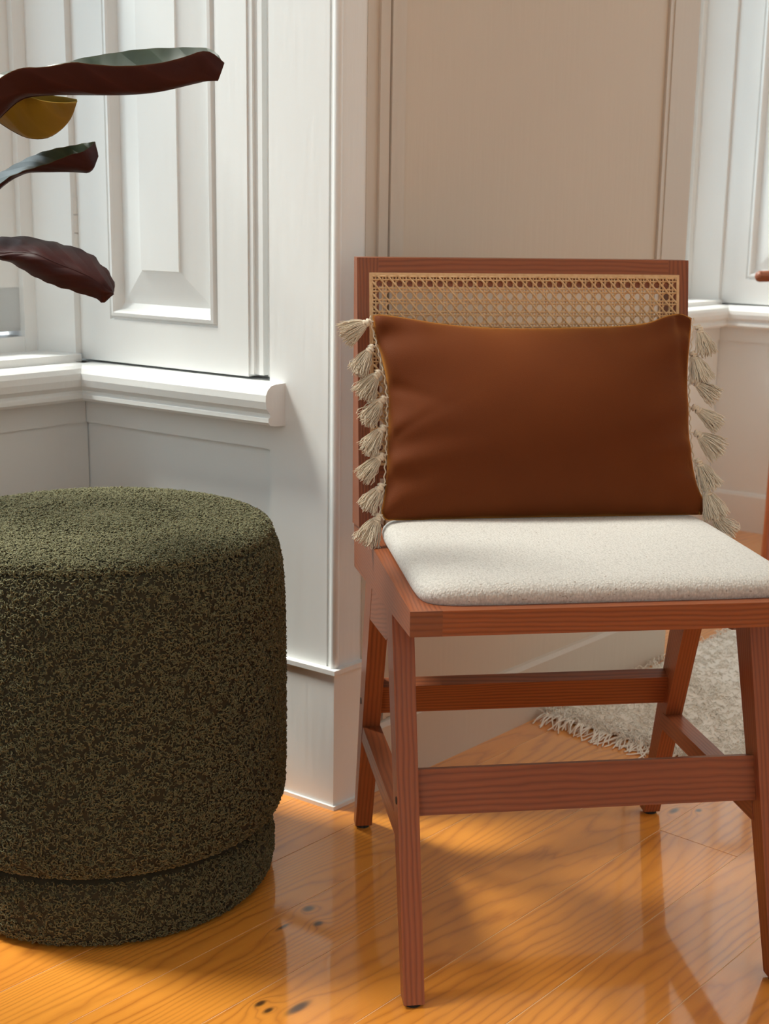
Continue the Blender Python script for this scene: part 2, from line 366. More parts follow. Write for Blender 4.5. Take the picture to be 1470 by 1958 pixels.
def window_bay(k, front):
    D = k * BAY; f = AF(D)
    wd = thing('window_%d' % (k + 2), None, None, W(D - .55, -.56, .60)); struct(wd)
    # masonry under and over the window
    struct(bmo('wall_back', Wbox(D - 1.07, D - .04, -.62, -.485, -.02, .586), m_white))
    struct(bmo('wall_back', Wbox(D - 1.13, D + .03, -.62, 0.0, SOFF, HT), m_white))
    # apron boards with a shallow sunk panel: below the sill on the reveal and under the window
    bm = bmesh.new()
    box8(f(.1130, -REC, -.02), dA * .389, nA * (REC - .0075), Z_ * .61, bm)
    box8(f(.1132, -REC, .4985), dA * .3858, nA * REC, Z_ * .093, bm)
    struct(bmo('trim_1', bm, m_white, bevel=.0008))
    bm = Wbox(D - 1.05, D - .046, -.4885, -.4805, .4985, .590); struct(bmo('trim_2', bm, m_white, bevel=.0008))
    # sill moulding: reveal run and window run, mitred in the corner
    bm = profile_sweep(f, NOSE, .0863, .497)
    struct(bmo('trim_3', bm, m_white, bevel=.0007))
    g = lambda s, o, z: W(D - s, -.4805 + o, z)
    bm = profile_sweep(g, NOSE, .046, 1.06)
    o = bmo('window_sill', bm, m_white, wd, bevel=.0007)
    # window board
    bm = Wbox(D - 1.05, D - .0535, -.575, -.476, .590, .6035); bmo('window_board', bm, m_white, wd, bevel=.003, seg=2)
    # jambs outward of the reveal
    for sx in (0, 1):
        d0 = D - .0555 if sx == 0 else D - 1.0645; sg = -1 if sx == 0 else 1
        poly = [W(d0 - sg * .03, -.487, .6035), W(d0, -.487, .6035), W(d0 + sg * .0175, -.556, .6035), W(d0 + sg * .0175, -.615, .6035), W(d0 - sg * .03, -.615, .6035)]
        bmo('window_jamb', prism(poly, Z_ * (SOFF - .6035)), m_white, wd, bevel=.001)
    # fixed frame + two casement sashes with panes
    y0 = -.572; fr = bmesh.new(); L, Rr = D - 1.047, D - .073
    for a, b in ((L, L + .021), (Rr - .021, Rr)): Wbox(a, b, y0 - .04, y0 + .012, .600, SOFF, fr)
    Wbox(L, Rr, y0 - .04, y0 + .010, .600, .626, fr); Wbox(L, Rr, y0 - .04, y0 + .012, SOFF - .03, SOFF, fr)
    frm = bmo('window_frame', fr, m_white, wd, bevel=.0025, seg=2)
    mid = (L + Rr) / 2
    for a, b in ((L + .021, mid - .001), (mid + .001, Rr - .021)):
        sb = bmesh.new()
        for u, v in ((a, a + .052), (b - .052, b)): Wbox(u, v, y0 - .036, y0, .634, SOFF - .032, sb)
        Wbox(a, b, y0 - .036, y0, .634, .700, sb); Wbox(a, b, y0 - .036, y0, SOFF - .09, SOFF - .032, sb)
        for zz in (1.40, 2.12): Wbox(a + .05, b - .05, y0 - .03, y0 - .006, zz, zz + .024, sb)
        sh = bmo('sash', sb, m_white, wd, bevel=.002)
        for z0, z1 in ((.70, 1.40), (1.424, 2.12), (2.144, SOFF - .09)):
            bmo('pane', Wbox(a + .05, b - .05, y0 - .020, y0 - .016, z0, z1), m_glass, sh)
    # interior folding shutter resting in the reveal
    def rect_ring(bm, outer, inner):
        (s0, z0, s1, z1, o0), (a0, b0, a1, b1, o1) = outer, inner
        A = [bm.verts.new(tuple(f(s, o0, z))) for s, z in ((s0, z0), (s1, z0), (s1, z1), (s0, z1))]
        B = [bm.verts.new(tuple(f(s, o1, z))) for s, z in ((a0, b0), (a1, b0), (a1, b1), (a0, b1))]
        for i in range(4): bm.faces.new((A[i], A[(i + 1) % 4], B[(i + 1) % 4], B[i]))
    sh = thing('window_shutter', ['white panelled folding shutter in the window recess off to the left', 'white panelled folding shutter in the left recess behind the plant leaves', 'white panelled folding shutter in the far right recess beyond the chair'][k + 1], 'shutter', f(.31, 0, .603))
    zt = SOFF - .01
    bm = bmesh.new()
    lv = [(.4880, .5955, .1520, zt, 0.0), (.424, .6585, .208, zt - .06, 0.0), (.4225, .660, .2095, zt - .0615, -.0035), (.4205, .662, .2115, zt - .0635, -.0035), (.418, .6645, .214, zt - .066, .0025), (.4135, .669, .2185, zt - .0705, .0035), (.4110, .6715, .2210, zt - .073, .001), (.4075, .675, .2245, zt - .0765, -.008), (.4055, .683, .2265, zt - .085, -.013), (.357, .732, .281, zt - .134, -.0025), (.3565, .7325, .2815, zt - .1345, 0.0), (.32, .77, .31, zt - .17, 0.0)]
    # back box of the leaf
    rect_ring(bm, (*lv[0][:4], -.022), lv[0])
    for a, b in zip(lv[:-1], lv[1:]): rect_ring(bm, a, b)
    s0, z0, s1, z1, o0 = lv[-1]; bm.faces.new([bm.verts.new(tuple(f(s, o0, z))) for s, z in ((s0, z0), (s1, z0), (s1, z1), (s0, z1))])
    s0, z0, s1, z1, o0 = lv[0]; bm.faces.new([bm.verts.new(tuple(f(s, -.022, z))) for s, z in ((s0, z0), (s0, z1), (s1, z1), (s1, z0))])
    bmesh.ops.remove_doubles(bm, verts=bm.verts, dist=1e-5)
    bmo('shutter_leaf', bm, m_white, sh, bevel=0)
    # moulded meeting edge: two slim beads and a flat, seen edge-on
    bm = bmesh.new()
    box8(f(.1440, -.030, .5985), dA * .008, nA * .0280, Z_ * (zt - .5985), bm)
    box8(f(.1360, -.030, .5985), dA * .008, nA * .0235, Z_ * (zt - .5985), bm)
    box8(f(.1285, -.030, .5985), dA * .0075, nA * .0260, Z_ * (zt - .5985), bm)
    box8(f(.1225, -.032, .5965), dA * .0060, nA * .0180, Z_ * (zt - .603), bm)
    bmo('folded_leaf_edge', bm, m_white, sh, bevel=.0016, seg=2)
    # hanging stile bead and hinge knuckles
    V, Q = tubes([[f(.4925, -.001, .606), f(.4925, -.001, 1.5), f(.4925, -.001, zt)]], .0042, 10)
    qmesh('hinge_rod', V, Q, m_white, sh)
    for zc in (.795, 1.60, 2.20):
        for j in range(3):
            z0 = zc - .039 + j * .0265
            V, Q = tubes([[f(.4925, .001, z0), f(.4925, .001, z0 + .0125), f(.4925, .001, z0 + .0250)]], .0058, 12)
            qmesh('hinge_knuckle', V, Q, m_hinge, sh)
for k in (-1, 0, 1): window_bay(k, True)

def pier_trim(k):
    D = k * BAY; f = AF(D)
    # rounded corner bead at the arris
    V, Q = tubes([[f(.0015, -.0030, .206), f(.0015, -.0030, 1.4), f(.0015, -.0030, HT)]], .0062, 14)
    o = qmesh('trim_4', V, Q, m_white); struct(o)
    # plinth block wrapping the corner, with a small ledge
    def plinth(off, z0, z1, bm):
        a = f(.1065, off, z0); b0 = f(0, off, z0); c = W(D + .055, off, z0)
        corner = P0 + dC * D + (nA + nC) * off / (1 + nA @ nC) + Z_ * z0
        poly = [f(.1065, -.02, z0), a, corner, c, W(D + .055, -.02, z0), W(D + .0, -.03, z0)]
        prism(poly, Z_ * (z1 - z0), bm)
    bm = bmesh.new(); plinth(.0060, -.002, .199, bm); struct(bmo('baseboard_1', bm, m_white, bevel=.001))
    bm = bmesh.new(); plinth(.0105, .199, .2055, bm); struct(bmo('trim_5', bm, m_white, bevel=.002, seg=2))
    bm = bmesh.new(); plinth(.0100, -.001, .0055, bm); struct(bmo('trim_6', bm, m_white, bevel=.002, seg=2))
    # room-side face: stile, moulded frame, sunk field, stile
    bm = bmesh.new()
    Wbox(D + .055, D + .0765, -.002, .0010, .105, HT, bm)
    Wbox(D + .0765, D + .0950, -.002, .0045, .105, HT, bm)
    Wbox(D + .0980, D + .1050, -.002, .0060, .105, HT, bm)
    Wbox(D + .1050, D + .1280, -.002, .0035, .105, HT, bm)
    Wbox(D + .7950, D + .8030, -.002, .0055, .105, HT, bm)
    Wbox(D + .8030, D + .8120, -.002, .0030, .105, HT, bm)
    Wbox(D + .8120, D + .8950, -.002, .0045, .105, HT, bm)
    struct(bmo('trim_7', bm, m_tan, bevel=.0014, seg=2))
    struct(bmo('wall_back', Wbox(D + .1285, D + .7945, -.002, .0012, .10, HT), m_field))
    # low baseboard along the pier and in the recess
    pr = [(0, 0), (.010, 0), (.010, .094), (.006, .1005), (.0, .103)]
    bm = prism([W(D + .055, o, z) for o, z in pr], dC * .842); struct(bmo('baseboard_2', bm, m_tan, bevel=.0008))
    bm = prism([f(.1135, o - .0075, z) for o, z in pr], dA * .378); struct(bmo('baseboard_3', bm, m_white, bevel=.0008))
    bm = prism([W(D - .046, -.485 + o, z) for o, z in pr], -dC * 1.0); struct(bmo('baseboard_4', bm, m_white, bevel=.0008))
for k in (-1, 0, 1): pier_trim(k)

# ------------------------------------------------------------------ dining chair
ch = thing('dining_chair', 'reddish-brown wooden chair with cane back and oatmeal seat, facing the camera', 'chair', (0, .2, 0))
WH = .2149
RB = lambda y: .410 - .1085 * (y + .022)                     # underside of the side rail
def yz(X, pts, t): return [(X, y, z) for y, z in pts], (t, 0, 0)
def cpart(name, poly, ext, gdir, parent=ch, mat=m_chair, bevel=.0012, seg=2):
    return grain(bmo(name, prism(poly, ext), mat, parent, bevel=bevel, seg=seg), gdir)
for sg in (-1, 1):
    X0 = sg * WH; t = -sg
    # side rail (profile tapers to the front)
    pts = [(-.0205, RB(-.0205)), (.4415, RB(.4415)), (.4500, .418), (.380, .4275), (-.0205, .4360)]
    cpart('side_rail', *yz(X0 + sg * .0006, pts, t * .0325), (0, 1, -.05))
    e = cpart('rail_end', *yz(X0 + sg * .0008, [(-.0222, RB(-.0205)), (-.0200, RB(-.0205)), (-.0200, .4362), (-.0222, .4362)], t * .0329), (1, 0, 0), mat=m_endgrain, bevel=.0004, seg=1)
    e['label'] = 'dark end-grain front end of a side rail'
    # back post, leaning
    pts = [(.3800, .4277), (.4500, .4182), (.4530, .500), (.4590, .764), (.4300, .764)]
    Xp = sg * (.2176 if sg < 0 else .2162)
    cpart('back_post', [(Xp, y, z) for y, z in pts], (t * .0275, 0, 0), (0, .15, 1))
    # legs
    def leg(pt, pf, topz):
        # outer face x constant, inner face tapers
        (y0, y1), (f0, f1) = pt, pf
        bm = bmesh.new(); zb = .004
        vs = []
        for x_t, x_f in ((0, 0), (t * .0241, t * .0224)):
            vs.append([bm.verts.new((X0 + x_t, y0, RB(y0) + .003)), bm.verts.new((X0 + x_t, y1, RB(y1) + .003)), bm.verts.new((X0 + x_f, f1, zb)), bm.verts.new((X0 + x_f, f0, zb))])
        a, b = vs; bm.faces.new(a); bm.faces.new(b[::-1])
        for i in range(4): bm.faces.new((a[i], b[i], b[(i + 1) % 4], a[(i + 1) % 4]))
        o = bmo('leg', bm, m_chair, ch, bevel=.0018, seg=2); grain(o, (0, (f0 - y0), -.4)); 
        cx, cy = X0 + t * .0112, (f0 + f1) / 2
        V, Q = tubes([[(cx, cy, 0), (cx, cy, .0025), (cx, cy, .0048)]], .0085, 14)
        pad = bmesh.new(); bmesh.ops.create_cone(pad, cap_ends=True, segments=16, radius1=.0092, radius2=.0085, depth=.0048, matrix=Matrix.Translation((cx, cy, .0024)))
        p = bmo('foot_pad', pad, m_felt, o); p['label'] = 'black felt pad under the leg'
        return o
    fo = leg((.1060, .1500), (-.0250, -.0040), 0)
    bo = leg((.2700, .3250), (.4060, .4250), 0)
    for lo, (py, pz) in ((fo, (.0495, .2035)), (bo, (.3600, .2015))):
        b_ = bmesh.new(); bmesh.ops.create_cone(b_, cap_ends=True, segments=16, radius1=.0042, radius2=.0042, depth=.0012, matrix=Matrix.Translation((X0 + sg * .0001, py, pz)) @ Matrix.Rotation(math.pi / 2, 4, 'Y'))
        q = bmo('bolt_hole', b_, m_dark, lo); q['label'] = 'small dark round bolt hole'
    # block filling the top of the A between the legs
    pts = [(.1400, RB(.14) + .002), (.2780, RB(.278) + .002), (.2900, .3330), (.2840, .3345), (.1480, .3520), (.1300, .3640)]
    cpart('corner_block', *yz(X0 + t * .0004, pts, t * .0228), (0, 1, -.3), bevel=.0008, seg=1)
    # side stretcher
    fy = lambda z: -.004 + (z / .396) * .150
    by = lambda z: .4083 - (z / .41) * .141
    pts = [(fy(.158) - .006, .158), (by(.148) + .006, .148), (by(.171) + .006, .171), (fy(.181) - .006, .181)]
    cpart('side_stretcher', *yz(X0 + t * .0006, pts, t * .0232), (0, 1, -.03), bevel=.0010)
# front rail
cpart('front_rail', [(-.1830, -.0220, RB(-.02)), (-.1830, -.0220, .4362), (-.1830, .0080, .4356), (-.1830, .0080, RB(-.02))], (.3660, 0, 0), (1, 0, 0))
cpart('rear_rail', [(-.1830, .3980, .368), (-.1830, .3980, .3980), (-.1830, .4250, .3960), (-.1830, .4250, .366)], (.3660, 0, 0), (1, 0, 0))
def stretcher(yf, zf, z0, z1, slope, th):
    yy = lambda z: yf + (z - zf) * slope
    cpart('stretcher', [(-.1915, yy(z0), z0), (-.1915, yy(z1), z1), (-.1915, yy(z1) + th, z1 - th * slope), (-.1915, yy(z0) + th, z0 - th * slope)], (.3830, 0, 0), (1, 0, 0), bevel=.0014)
stretcher(.0554, .209, .1850, .2320, .317, .019)
stretcher(.3495, .205, .1850, .2255, -.344, .018)
# cane back
BY = lambda z: .4300 - (.764 - z) * .154
def bpl(u, z, o=0.0): return np.array((u, BY(z) - o * .988, z + o * .152))
def bquad(name, u0, u1, z0, z1, th, gdir, **k):
    return cpart(name, [bpl(u0, z0), bpl(u1, z0), bpl(u1, z1), bpl(u0, z1)], (0, th, 0), gdir, **k)
bquad('top_rail', -.1902, .1888, .7285, .7642, .0285, (1, 0, 0))
bquad('lower_back_rail', -.1902, .1888, .4890, .5260, .030, (1, 0, 0))
CU0, CU1, CZ0, CZ1 = -.2023, .2030, .5060, .7457
sw = .0036
for (u0, u1, z0, z1, gd) in ((CU0, CU1, CZ1 - sw, CZ1, 0), (CU0, CU1, CZ0, CZ0 + sw, 0), (CU0, CU0 + sw, CZ0 + sw, CZ1 - sw, 2), (CU1 - sw, CU1, CZ0 + sw, CZ1 - sw, 2)):
    bmo('cane_spline', prism([bpl(u0, z0, -.001), bpl(u1, z0, -.001), bpl(u1, z1, -.001), bpl(u0, z1, -.001)], (0, -.0036, 0)), m_rattan, ch, bevel=.0012, seg=2)
PU, PV = .01295, .0145
def cane():
    parts = []
    iu0, iu1, iz0, iz1 = CU0 + .004, CU1 - .004, CZ0 + .004, CZ1 - .004
    def strand(p0, p1, w, lift, ph):
        L = np.linalg.norm(np.array(p1) - np.array(p0)); K = max(4, int(L / .0036)); tt = np.linspace(0, 1, K)
        u = p0[0] + (p1[0] - p0[0]) * tt; z = p0[1] + (p1[1] - p0[1]) * tt
        o = lift + .0006 * np.sin(tt * L / PU * 2 * math.pi + ph)
        return np.stack([bpl(a, b, c) for a, b, c in zip(u, z, o)])
    out = []
    nu = int((iu1 - iu0) / PU) + 1; nv = int((iz1 - iz0) / PV) + 1
    us = [iu0 + .002 + i * PU for i in range(nu)]; vs = [iz1 - .003 - j * PV for j in range(nv)]
    for i, u in enumerate(us):
        for e in (-.0020, .0020): out.append((strand((u + e, iz0), (u + e, iz1), 1, .0015, i * .7 + e * 900), .00115))
    for j, v in enumerate(vs):
        for e in (-.0020, .0020): out.append((strand((iu0, v + e), (iu1, v + e), 1, .0020, j * 1.9 + e * 900), .00110))
    r = PV / PU
    u0, v0 = us[0], vs[0]
    for kk in range(-nv - 2, nu + 2):          # one diagonal set each way through the crossings
        for sgn in (1, -1):
            pts = []
            c = u0 + (kk + .5) * PU
            # line u = c + s, v = v0 - sgn*... clipped to the panel
            ts = np.linspace(-(nv + nu + 4) * PU, (nv + nu + 4) * PU, 1600)
            uu = c + ts; vv = v0 - sgn * ts * r if sgn == 1 else v0 + ts * r - (nv - 1) * PV * 1.0
            ok = (uu > iu0) & (uu < iu1) & (vv > iz0) & (vv < iz1)
            if ok.sum() < 3: continue
            a, b = np.where(ok)[0][[0, -1]]
            out.append((strand((uu[a], vv[a]), (uu[b], vv[b]), 1, .0030 if sgn == 1 else .0008, kk * .9), .00125))
    Vs, Qs, n = [], [], 0
    for P, rd in out:
        V, Q = tubes(P[None], rd, 5); Vs.append(V); Qs.append(Q + n); n += len(V)
    o = qmesh('cane_webbing', np.concatenate(Vs), np.concatenate(Qs), m_rattan, ch); o['kind'] = 'stuff'
cane()

# seat pad: softly domed cushion set into the frame
def seat_pad():
    x0, x1, y0, y1, zb = -.2005, .2005, -.0055, .3180, .4340
    nu, nv = 96, 80; rc = .030
    V = []
    def sup(a): return math.copysign(abs(a) ** 1.0, a)
    rings = []
    cx, cy = (x0 + x1) / 2, (y0 + y1) / 2
    def outline(inset, n=160):
        hx, hy = (x1 - x0) / 2 - inset, (y1 - y0) / 2 - inset; r = max(rc - inset * .5, .006); P = []
        for i in range(n):
            a = 2 * math.pi * (i + .5) / n
            # ray to rounded rectangle via superellipse mix
            q = i / n * 4; c = math.cos(a); s_ = math.sin(a)
            p = 11.0
            rad = 1 / ((abs(c) / hx) ** p + (abs(s_) / hy) ** p) ** (1 / p)
            P.append((cx + rad * c, cy + rad * s_))
        return P
    prof = [(.0015, 0), (-.0012, .004), (-.0022, .009), (-.0012, .0145), (.0025, .0195), (.009, .0232), (.020, .0252), (.045, .0268), (.085, .0280), (.13, .0285)]
    n = 200; bm = bmesh.new(); last = None
    for ins, h in prof:
        P = outline(ins, n); ring = [bm.verts.new((x, y, zb + h - .010 * max(0, (y - .22)) )) for x, y in P]
        if last: 
            for i in range(n): bm.faces.new((last[i], last[(i + 1) % n], ring[(i + 1) % n], ring[i]))
        last = ring
    bm.faces.new(last)
    return bmo('seat_pad', bm, m_linen, ch, smooth=True)
seat_pad()

# ------------------------------------------------------------------ cushion with tassels
PT = [(-0.204, 0.6953), (-0.1974, 0.6978), (-0.1728, 0.6948), (-0.1078, 0.6844), (-0.0418, 0.6808), (0.0251, 0.6816), (0.1065, 0.6836), (0.1479, 0.6875), (0.1693, 0.6965), (0.1904, 0.7004), (0.205, 0.6941)]
PL = [(-0.204, 0.6953), (-0.2032, 0.6823), (-0.1988, 0.6639), (-0.1929, 0.6363), (-0.1882, 0.6119), (-0.1887, 0.5877), (-0.1921, 0.5397), (-0.1959, 0.4981), (-0.202, 0.4746), (-0.2037, 0.468), (-0.1984, 0.4600)]
PB = [(-0.1984, 0.4600), (-0.1806, 0.4595), (-0.1454, 0.4600), (-0.094, 0.4605), (0.1023, 0.4600), (0.169, 0.4600), (0.2039, 0.4600)]
PR = [(0.205, 0.6941), (0.2018, 0.6737), (0.1943, 0.6357), (0.1904, 0.5918), (0.1886, 0.5422), (0.1926, 0.4961), (0.2011, 0.4777), (0.2072, 0.466), (0.2039, 0.4600)]
def resample(P, n):
    P = np.array(P, float)
    for _ in range(2):      # round the polyline a little (Chaikin), keeping its ends
        Q = [P[0]]
        for a, b in zip(P[:-1], P[1:]): Q += [a * .75 + b * .25, a * .25 + b * .75]
        Q.append(P[-1]); P = np.array(Q)
    d = np.r_[0, np.cumsum(np.linalg.norm(np.diff(P, axis=0), axis=1))]; t = np.linspace(0, d[-1], n)
    return np.stack([np.interp(t, d, P[:, i]) for i in range(P.shape[1])], 1)
pnx = Vector((0, -1, .42)).normalized()
def pil3(x, z, o=0): return (x, .280 + .42 * (z - .465) + pnx.y * o, z + pnx.z * o)
pl = thing('velvet_cushion', 'rust velvet lumbar cushion with cream side tassels, leaning on the chair back', 'cushion', (0, .28, .462))
def pillow():
    n, m = 121, 81
    T, B, L, Rr = resample(PT, n), resample(PB, n), resample(PL, m), resample(PR, m)
    u = np.linspace(0, 1, n)[:, None, None]; v = np.linspace(0, 1, m)[None, :, None]
    Sf = (1 - v) * T[:, None] + v * B[:, None] + (1 - u) * L[None] + u * Rr[None] - ((1 - u) * (1 - v) * T[0] + u * (1 - v) * T[-1] + (1 - u) * v * B[0] + u * v * B[-1])
    uu, vv = u[..., 0] + 0 * v[..., 0], v[..., 0] + 0 * u[..., 0]
    h = (4 * uu * (1 - uu)).clip(0) ** .50 * (4 * vv * (1 - vv)).clip(0) ** .66
    du = np.minimum(uu * .40, (1 - uu) * .40); dv = np.minimum(vv, 1 - vv) * .23
    # pinch creases radiating from the short sides and soft ripples on the top edge
    cre = .0042 * np.exp(-du / .035) * np.sin(vv * 27 + 1.4 * np.sin(vv * 9) + uu * 9) * np.minimum(1, du / .006)
    cre += .0035 * np.exp(-((vv - .36 - uu * .55) / .035) ** 2) * np.exp(-uu / .075) * -1.5 * np.minimum(1, uu / .02)
    cre += .0030 * np.exp(-((vv - .62 + uu * .9) / .030) ** 2) * np.exp(-uu / .07) * -1.4 * np.minimum(1, uu / .02)
    cre += .0016 * np.exp(-dv / .02) * np.sin(uu * 42 + 2 * np.sin(uu * 7)) * np.minimum(1, dv / .006)
    cre += .0040 * np.exp(-((uu - .955 - .05 * vv) / .018) ** 2) * np.exp(-vv / .22) * -1.2
    TH = .048
    off_f = h * TH + cre * (h > 0); off_b = -h * .040
    V = []
    for off in (off_f, off_b):
        X, Zc = Sf[..., 0], Sf[..., 1]
        y = .280 + .42 * (Zc - .465) + pnx.y * off; z = Zc + pnx.z * off
        if off is off_f: z = np.maximum(z, .4590 + 0 * z)
        V.append(np.stack([X, y, np.maximum(z, .4590)], -1).reshape(-1, 3))
    idx = np.arange(n * m).reshape(n, m)
    q = np.stack([idx[:-1, :-1], idx[:-1, 1:], idx[1:, 1:], idx[1:, :-1]], -1).reshape(-1, 4)
    me_v = np.concatenate(V); Q = np.concatenate([q, q[:, ::-1] + n * m])
    bm = bmesh.new(); vs = [bm.verts.new(tuple(map(float, p))) for p in me_v]
    for f4 in Q:
        try: bm.faces.new([vs[i] for i in f4])
        except ValueError: pass
    bmesh.ops.remove_doubles(bm, verts=bm.verts, dist=2e-5)
    return bmo('cushion_cover', bm, m_velvet, pl, smooth=True)
pillow()
TL = [(-0.2075, 0.6885, -0.2371, 0.6755), (-0.2061, 0.6596, -0.2226, 0.6351), (-0.1987, 0.6302, -0.218, 0.6066), (-0.1939, 0.5998, -0.2154, 0.5782), (-0.1954, 0.5667, -0.2142, 0.5446), (-0.1981, 0.5343, -0.2186, 0.5155), (-0.2012, 0.4999, -0.2162, 0.4824), (-0.2061, 0.4660, -0.2199, 0.4440)]
TR = [(0.2124, 0.6839, 0.2187, 0.661), (0.2019, 0.6521, 0.2094, 0.6281), (0.1983, 0.6187, 0.219, 0.6048), (0.1974, 0.5868, 0.2238, 0.5679), (0.1974, 0.5563, 0.2198, 0.5394), (0.1966, 0.5242, 0.2091, 0.4977), (0.2044, 0.491, 0.2129, 0.4659), (0.2088, 0.4600, 0.2241, 0.4440)]
def tassel(x, z, tx, tz, side, idx):
    a = np.array(pil3(x, z)); b = np.array(pil3(tx, tz, .004)); ax = b - a; L = np.linalg.norm(ax) * 1.10 + .006; ax /= np.linalg.norm(ax)
    L = min(max(L, .030), .036)
    fr = np.array(pnx); sd = np.cross(ax, fr); sd /= np.linalg.norm(sd)
    head = a + ax * .006
    N = 120; K = 7; ph = RNG.uniform(0, 2 * np.pi, N); rr = np.sqrt(RNG.uniform(0, 1, N)); ln = L * RNG.uniform(.80, 1.03, N); fan = RNG.uniform(.75, 1.1)
    t = np.linspace(0, 1, K)
    ws, wf = .0180 * fan, .0080
    su = (np.cos(ph) * rr)[:, None]; sv = (np.sin(ph) * rr)[:, None]
    spread = (.22 + .78 * t ** .75)[None]
    wv = RNG.normal(0, .0011, (N, K)) * t[None]; wv2 = RNG.normal(0, .0007, (N, K)) * t[None]
    sag = np.array((0, 0, -1.0))[None, None] * (.0030 * t[None, :, None] ** 2)
    P = head[None, None] + ax[None, None] * (ln[:, None] * t[None])[..., None] * (1 - .10 * np.abs(su))[..., None] + sd[None, None] * (su * spread * ws + wv)[..., None] + fr[None, None] * (sv * spread * wf + wv2)[..., None] + sag
    V, Q = tubes(P, .00058, 3, .8)
    o = qmesh('tassel', V, Q, m_cotton, pl)
    # wrapped knot: a few fat lumpy loops
    kp = []; tt = np.linspace(0, 2 * np.pi, 15)
    for c, r_, tl in ((.0000, .0026, .2), (.0030, .0034, -.2), (.0062, .0036, .25), (.0090, .0031, -.1)):
        cc = a + ax * c + fr * RNG.normal(0, .0005)
        kp.append([cc + sd * np.cos(q) * r_ + fr * np.sin(q) * r_ * .9 + ax * tl * np.cos(q) * r_ for q in tt])
    kp.append([a + sd * .0018 * np.cos(q * 1.5) + fr * (.0022 + .0012 * np.sin(q * 2)) + ax * (.001 + .0012 * q) for q in tt])
    V, Q = tubes(kp, .0016, 7); qmesh('tassel_knot', V, Q, m_cotton, o)
    # cord stub to the seam
    inw = np.array(pil3(x - side * .0055, z)); V, Q = tubes([[inw, (inw + a) / 2 + fr * .0006, a + ax * .002]], .0009, 6); qmesh('tassel_cord', V, Q, m_cotton, o)
for side, T in ((-1, TL), (1, TR)):
    for i, q in enumerate(T): tassel(*q, side, i)
# narrow picot braid along both short sides
for side, Pn in ((-1, PL), (1, PR)):
    e = resample(Pn, 90); pts = np.array([pil3(x + side * (.0022 + .0011 * math.sin(i * 1.55)), z, .0006 * math.cos(i * 1.55)) for i, (x, z) in enumerate(e)])
    V, Q = tubes(pts[None], .0009, 5); qmesh('edge_braid', V, Q, m_cotton, pl)

# ------------------------------------------------------------------ boucle pouf
pf = thing('boucle_pouf', 'round olive green boucle pouf at the left, below the plant leaves', 'pouf', (-.5379, .3329, 0))
PX, PY = -.5379, .3329
def lumps(V, amp, sc):
    x, y, z = V.T * sc
    return amp * (np.sin(x * 1.3 + 2 * np.sin(y * .9)) * np.sin(y * 1.1 + z) + .6 * np.sin(z * 1.7 + x * .6) * np.sin(x * .7 - y * 1.9))
def lathe_part(name, prof, n=220):
    prof = np.array(prof); a = np.linspace(0, 2 * np.pi, n, endpoint=False)
    V = np.stack([PX + prof[None, :, 0] * np.cos(a)[:, None], PY + prof[None, :, 0] * np.sin(a)[:, None], np.broadcast_to(prof[None, :, 1], (n, len(prof)))], -1)
    k = len(prof); idx = np.arange(n * k).reshape(n, k); nx = np.roll(idx, -1, 0)
    Q = np.stack([idx[:, :-1], nx[:, :-1], nx[:, 1:], idx[:, 1:]], -1).reshape(-1, 4)
    return qmesh(name, V.reshape(-1, 3), Q, m_boucle_base, pf), prof
def arc(r0, z0, r1, z1, n=8, bulge=0): return [(r0 + (r1 - r0) * math.sin(i / n * math.pi / 2), z0 + (z1 - z0) * (1 - math.cos(i / n * math.pi / 2))) for i in range(n + 1)]
p_base = [(.0, .003), (.190, .003), (.198, .006), (.2035, .014), (.2055, .028), (.2055, .05), (.2035, .068), (.1990, .080), (.192, .087), (.18, .090)]
p_body = [(.185, .094), (.204, .0925), (.2130, .097), (.2180, .108), (.2205, .13), (.2212, .20), (.2212, .28), (.2198, .36), (.2170, .400), (.2130, .422), (.2085, .434), (.2055, .439), (.203, .437), (.195, .433)]
p_top = [(.196, .434), (.2025, .4365), (.2060, .4400), (.2045, .4450), (.2000, .4490), (.190, .4525), (.165, .4550), (.10, .4570), (.0, .4575)]
profs = []
for nm, pr in (('pouf_base', p_base), ('pouf_body', p_body), ('pouf_top', p_top)):
    o, q = lathe_part(nm, pr); profs.append((o, q))
